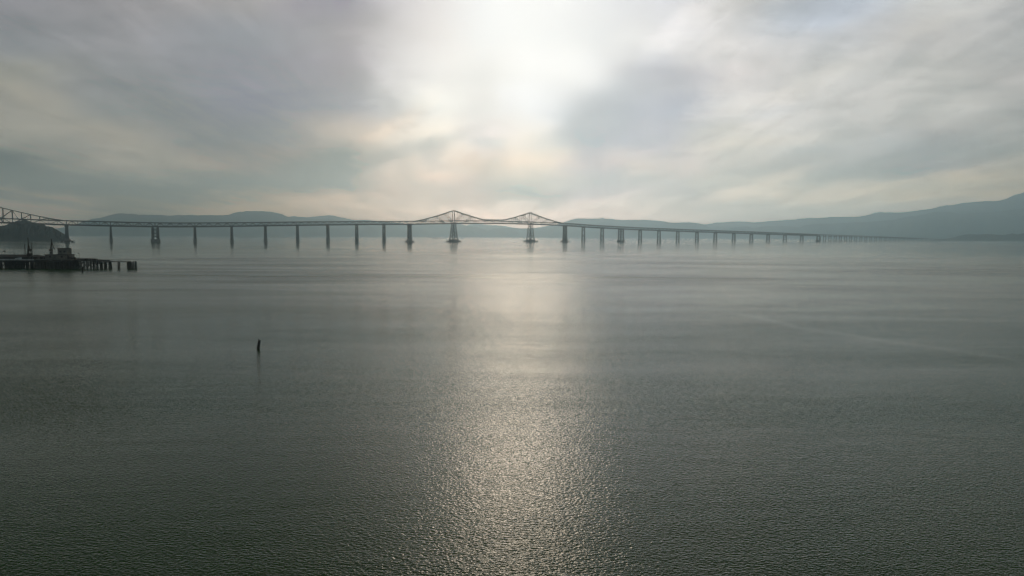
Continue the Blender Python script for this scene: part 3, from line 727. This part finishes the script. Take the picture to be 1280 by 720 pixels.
# cloud-plane coordinates (a layer overhead): streaks run together towards the horizon
zc = math_node(nt, 'ADD', math_node(nt, 'MAXIMUM', dz, 0.0), .07)
cx = math_node(nt, 'DIVIDE', dx, zc); cy = math_node(nt, 'DIVIDE', dy, zc)
cp = nt.nodes.new('ShaderNodeCombineXYZ'); nt.links.new(cx, cp.inputs[0]); nt.links.new(cy, cp.inputs[1])
uv = nt.nodes.new('ShaderNodeCombineXYZ'); nt.links.new(U, uv.inputs[0]); nt.links.new(V, uv.inputs[1])
c1 = mapping(nt, cp.outputs[0], (1.25, .42, 1), R(22))
nA = noise_tex(nt, c1, 1.0, 4, .55, 0, 1)        # colour output: three channels
c2 = mapping(nt, uv.outputs[0], (4.5, 9, 1), R(0), (2,5,0))
nB = noise_tex(nt, c2, 1.0, 5, .62, 0, 1)
sA_ = nt.nodes.new('ShaderNodeSeparateColor'); nt.links.new(nA, sA_.inputs[0])
sB_ = nt.nodes.new('ShaderNodeSeparateColor'); nt.links.new(nB, sB_.inputs[0])
def warp(base, n1, k1, n2, k2):
    t = math_node(nt, 'MULTIPLY_ADD', math_node(nt, 'SUBTRACT', n1, .5), k1, base)
    return math_node(nt, 'MULTIPLY_ADD', math_node(nt, 'SUBTRACT', n2, .5), k2, t)
Uw = warp(U, sA_.outputs[0], .13, sB_.outputs[0], .16)
Vw = warp(V, sA_.outputs[1], .05, sB_.outputs[1], .055)
def vconv(py):
    t = (360-py)/F_PX; den = math.cos(PITCH)+t*math.sin(PITCH)
    return (t*math.cos(PITCH)-math.sin(PITCH))/den, 1/den
u0, u1 = -.78, .78
fac = maprange(nt, Uw, u0, u1, 0, 1, False)
prev = None; prevv = None
for py, cols in ROWS[::-1]:
    v, sc_u = vconv(max(py, -500)) if py > -500 else (2.2, .6)
    if py == -260: sc_u = .85
    r = nt.nodes.new('ShaderNodeValToRGB'); cr = r.color_ramp; cr.interpolation = 'EASE'
    for i, (px, c) in enumerate(zip(STOPS, cols)):
        pos = ((px-640)/F_PX*sc_u-u0)/(u1-u0)
        if i < 2: e = cr.elements[i]; e.position = pos
        else: e = cr.elements.new(pos)
        e.color = (*c, 1)
    nt.links.new(fac, r.inputs[0])
    if prev is None: prev = r.outputs[0]
    else:
        t = maprange(nt, Vw, prevv, v, 0, 1, True)
        mx = nt.nodes.new('ShaderNodeMix'); mx.data_type = 'RGBA'; nt.links.new(t, mx.inputs[0]); nt.links.new(prev, mx.inputs[6]); nt.links.new(r.outputs[0], mx.inputs[7]); prev = mx.outputs[2]
    prevv = v
def mixc(a, b, f):
    mx = nt.nodes.new('ShaderNodeMix'); mx.data_type = 'RGBA'
    if isinstance(f, float): mx.inputs[0].default_value = f
    else: nt.links.new(f, mx.inputs[0])
    for i, v in ((6, a), (7, b)):
        if isinstance(v, tuple): mx.inputs[i].default_value = v
        else: nt.links.new(v, mx.inputs[i])
    return mx.outputs[2]
# dim grey overcast behind and beside the camera
side = maprange(nt, dy, .15, .55, 0, 1)
back = mixc((.045,.055,.045,1), (.20,.21,.21,1), maprange(nt, dy, .1, -.5, 0, 1))
sky = mixc(back, prev, side)
# cloud texture: soft streaks of thicker and thinner cloud
tex = noise_tex(nt, mapping(nt, cp.outputs[0], (2.2, .5, 1), R(25), (4,1,0)), 1.0, 5, .6, .6)
tex2 = noise_tex(nt, mapping(nt, uv.outputs[0], (3.5, 15, 1), R(-9), (1,3,0)), 1.0, 5, .64, .4)
tk = math_node(nt, 'MULTIPLY', maprange(nt, tex, .32, .68, .80, 1.24), maprange(nt, tex2, .32, .68, .84, 1.18))
vd = nt.nodes.new('ShaderNodeVectorMath'); vd.operation = 'DOT_PRODUCT'; nt.links.new(dirv, vd.inputs[0]); vd.inputs[1].default_value = (math.sin(R(1.5))*math.cos(R(15)), math.cos(R(1.5))*math.cos(R(15)), math.sin(R(15)))
veil = maprange(nt, vd.outputs['Value'], math.cos(R(15)), math.cos(R(4)), 0, .9)      # thin even veil in front of the sun
tk = math_node(nt, 'ADD', 1.0, math_node(nt, 'MULTIPLY', math_node(nt, 'SUBTRACT', tk, 1.0), math_node(nt, 'SUBTRACT', 1.0, veil)))
sv = nt.nodes.new('ShaderNodeVectorMath'); sv.operation = 'SCALE'; nt.links.new(sky, sv.inputs[0]); nt.links.new(tk, sv.inputs[3]); sky = sv.outputs[0]
# individual cloud bands and wisps: bearing, height, half-length, half-width, tilt, tint
WISPS = [
 (500,192,95,10,17,(.76,.77,.80)),(543,196,18,17,70,(.76,.76,.80)),(606,183,24,8,-5,(.80,.83,.85)),(617,214,17,10,30,(.84,.83,.83)),
 (735,150,95,26,40,(.84,.87,.91)),(1010,100,210,12,24,(1.09,1.08,1.06)),(1025,12,80,26,10,(.90,.95,1.02)),(1150,182,130,20,4,(.87,.90,.93)),
 (890,180,140,9,3,(1.08,1.06,1.03)),(130,163,175,13,-22,(1.08,1.07,1.04)),(845,38,62,12,42,(1.12,1.11,1.10)),
 (740,206,70,5,-3,(1.09,1.06,1.03)),(700,228,120,7,2,(.92,.94,.95)),(905,150,90,7,12,(.92,.93,.95)),(480,160,70,9,32,(1.12,1.09,1.04)),(420,246,90,6,4,(1.09,1.04,.99)),(560,225,110,8,2,(1.06,1.02,.97)),
]
nC = noise_tex(nt, mapping(nt, uv.outputs[0], (7, 16, 1), R(-12), (9,2,0)), 1.0, 5, .66, 0, 1)
sC_ = nt.nodes.new('ShaderNodeSeparateColor'); nt.links.new(nC, sC_.inputs[0])
U2 = math_node(nt, 'MULTIPLY_ADD', math_node(nt, 'SUBTRACT', sC_.outputs[0], .5), .10, U)
V2 = math_node(nt, 'MULTIPLY_ADD', math_node(nt, 'SUBTRACT', sC_.outputs[1], .5), .055, V)
uv2 = nt.nodes.new('ShaderNodeCombineXYZ'); nt.links.new(U2, uv2.inputs[0]); nt.links.new(V2, uv2.inputs[1])
for px, py, a, b, rot, tint in WISPS:
    v, sc_u = vconv(py); u = (px-640)/F_PX*sc_u
    mp = nt.nodes.new('ShaderNodeMapping'); mp.vector_type = 'TEXTURE'; nt.links.new(uv2.outputs[0], mp.inputs[0])
    mp.inputs['Location'].default_value = (u, v, 0); mp.inputs['Rotation'].default_value = (0, 0, R(rot)); mp.inputs['Scale'].default_value = (a*1.7/F_PX, b*1.7/F_PX, 1)
    gt = nt.nodes.new('ShaderNodeTexGradient'); gt.gradient_type = 'QUADRATIC_SPHERE'; gt.gradient_type = 'SPHERICAL'; nt.links.new(mp.outputs[0], gt.inputs[0])
    mk = maprange(nt, gt.outputs[1], 0, .8, 0, 1)
    mx = nt.nodes.new('ShaderNodeMix'); mx.data_type = 'RGBA'; mx.blend_type = 'MULTIPLY'
    nt.links.new(mk, mx.inputs[0]); nt.links.new(sky, mx.inputs[6]); mx.inputs[7].default_value = (*[1+(c-1)*1.9 for c in tint], 1); sky = mx.outputs[2]
# veiled sun glow
sd = Vector((math.sin(SUN_AZ)*math.cos(SUN_EL), math.cos(SUN_AZ)*math.cos(SUN_EL), math.sin(SUN_EL)))
dn = nt.nodes.new('ShaderNodeVectorMath'); dn.operation = 'DOT_PRODUCT'; nt.links.new(dirv, dn.inputs[0]); dn.inputs[1].default_value = sd
ang2 = math_node(nt, 'SUBTRACT', 1.0, dn.outputs['Value'])      # ~ angle^2/2
g1 = math_node(nt, 'POWER', 2.71828, math_node(nt, 'MULTIPLY', ang2, -1.0/(math.radians(6.0)**2)))
gl = nt.nodes.new('ShaderNodeVectorMath'); gl.operation = 'SCALE'; gl.inputs[0].default_value = (1.0,.93,.80); nt.links.new(math_node(nt, "MULTIPLY", g1, .24), gl.inputs[3])
sky = vmath(nt, 'ADD', sky, gl.outputs[0])
ns = nt.nodes.new('ShaderNodeTexSky'); ns.sky_type = 'NISHITA'; ns.sun_disc = False; ns.sun_elevation = SUN_EL; ns.sun_rotation = SUN_AZ; ns.air_density = 1; ns.dust_density = 2
nz = nt.nodes.new('ShaderNodeVectorMath'); nz.operation = 'SCALE'; nt.links.new(ns.outputs[0], nz.inputs[0]); nz.inputs[3].default_value = .006
sky = vmath(nt, 'ADD', sky, nz.outputs[0])
nt.links.new(sky, bg.inputs[0]); bg.inputs[1].default_value = 4.0
world.cycles.sampling_method = 'MANUAL'; world.cycles.sample_map_resolution = 1024

# ------------------------------------------------------------------ sun
sl = bpy.data.lights.new('sun', 'SUN'); sl.energy = 0.9; sl.angle = R(10); sl.color = (1, .81, .60)
so = bpy.data.objects.new('sun', sl); COL.objects.link(so); so.rotation_euler = (-sd).to_track_quat('-Z', 'Y').to_euler(); so.location = sd*500

# ------------------------------------------------------------------ render
sc.view_settings.view_transform = 'Standard'; sc.view_settings.look = 'None'; sc.view_settings.exposure = -2.0; sc.view_settings.gamma = 1
cy_ = sc.cycles
cy_.use_denoising = True; cy_.denoiser = "OPENIMAGEDENOISE"; cy_.denoising_input_passes = "RGB_ALBEDO_NORMAL"; cy_.denoising_prefilter = "ACCURATE"
cy_.max_bounces = 6; cy_.volume_bounces = 4; cy_.sample_clamp_indirect = 8; cy_.use_adaptive_sampling = False
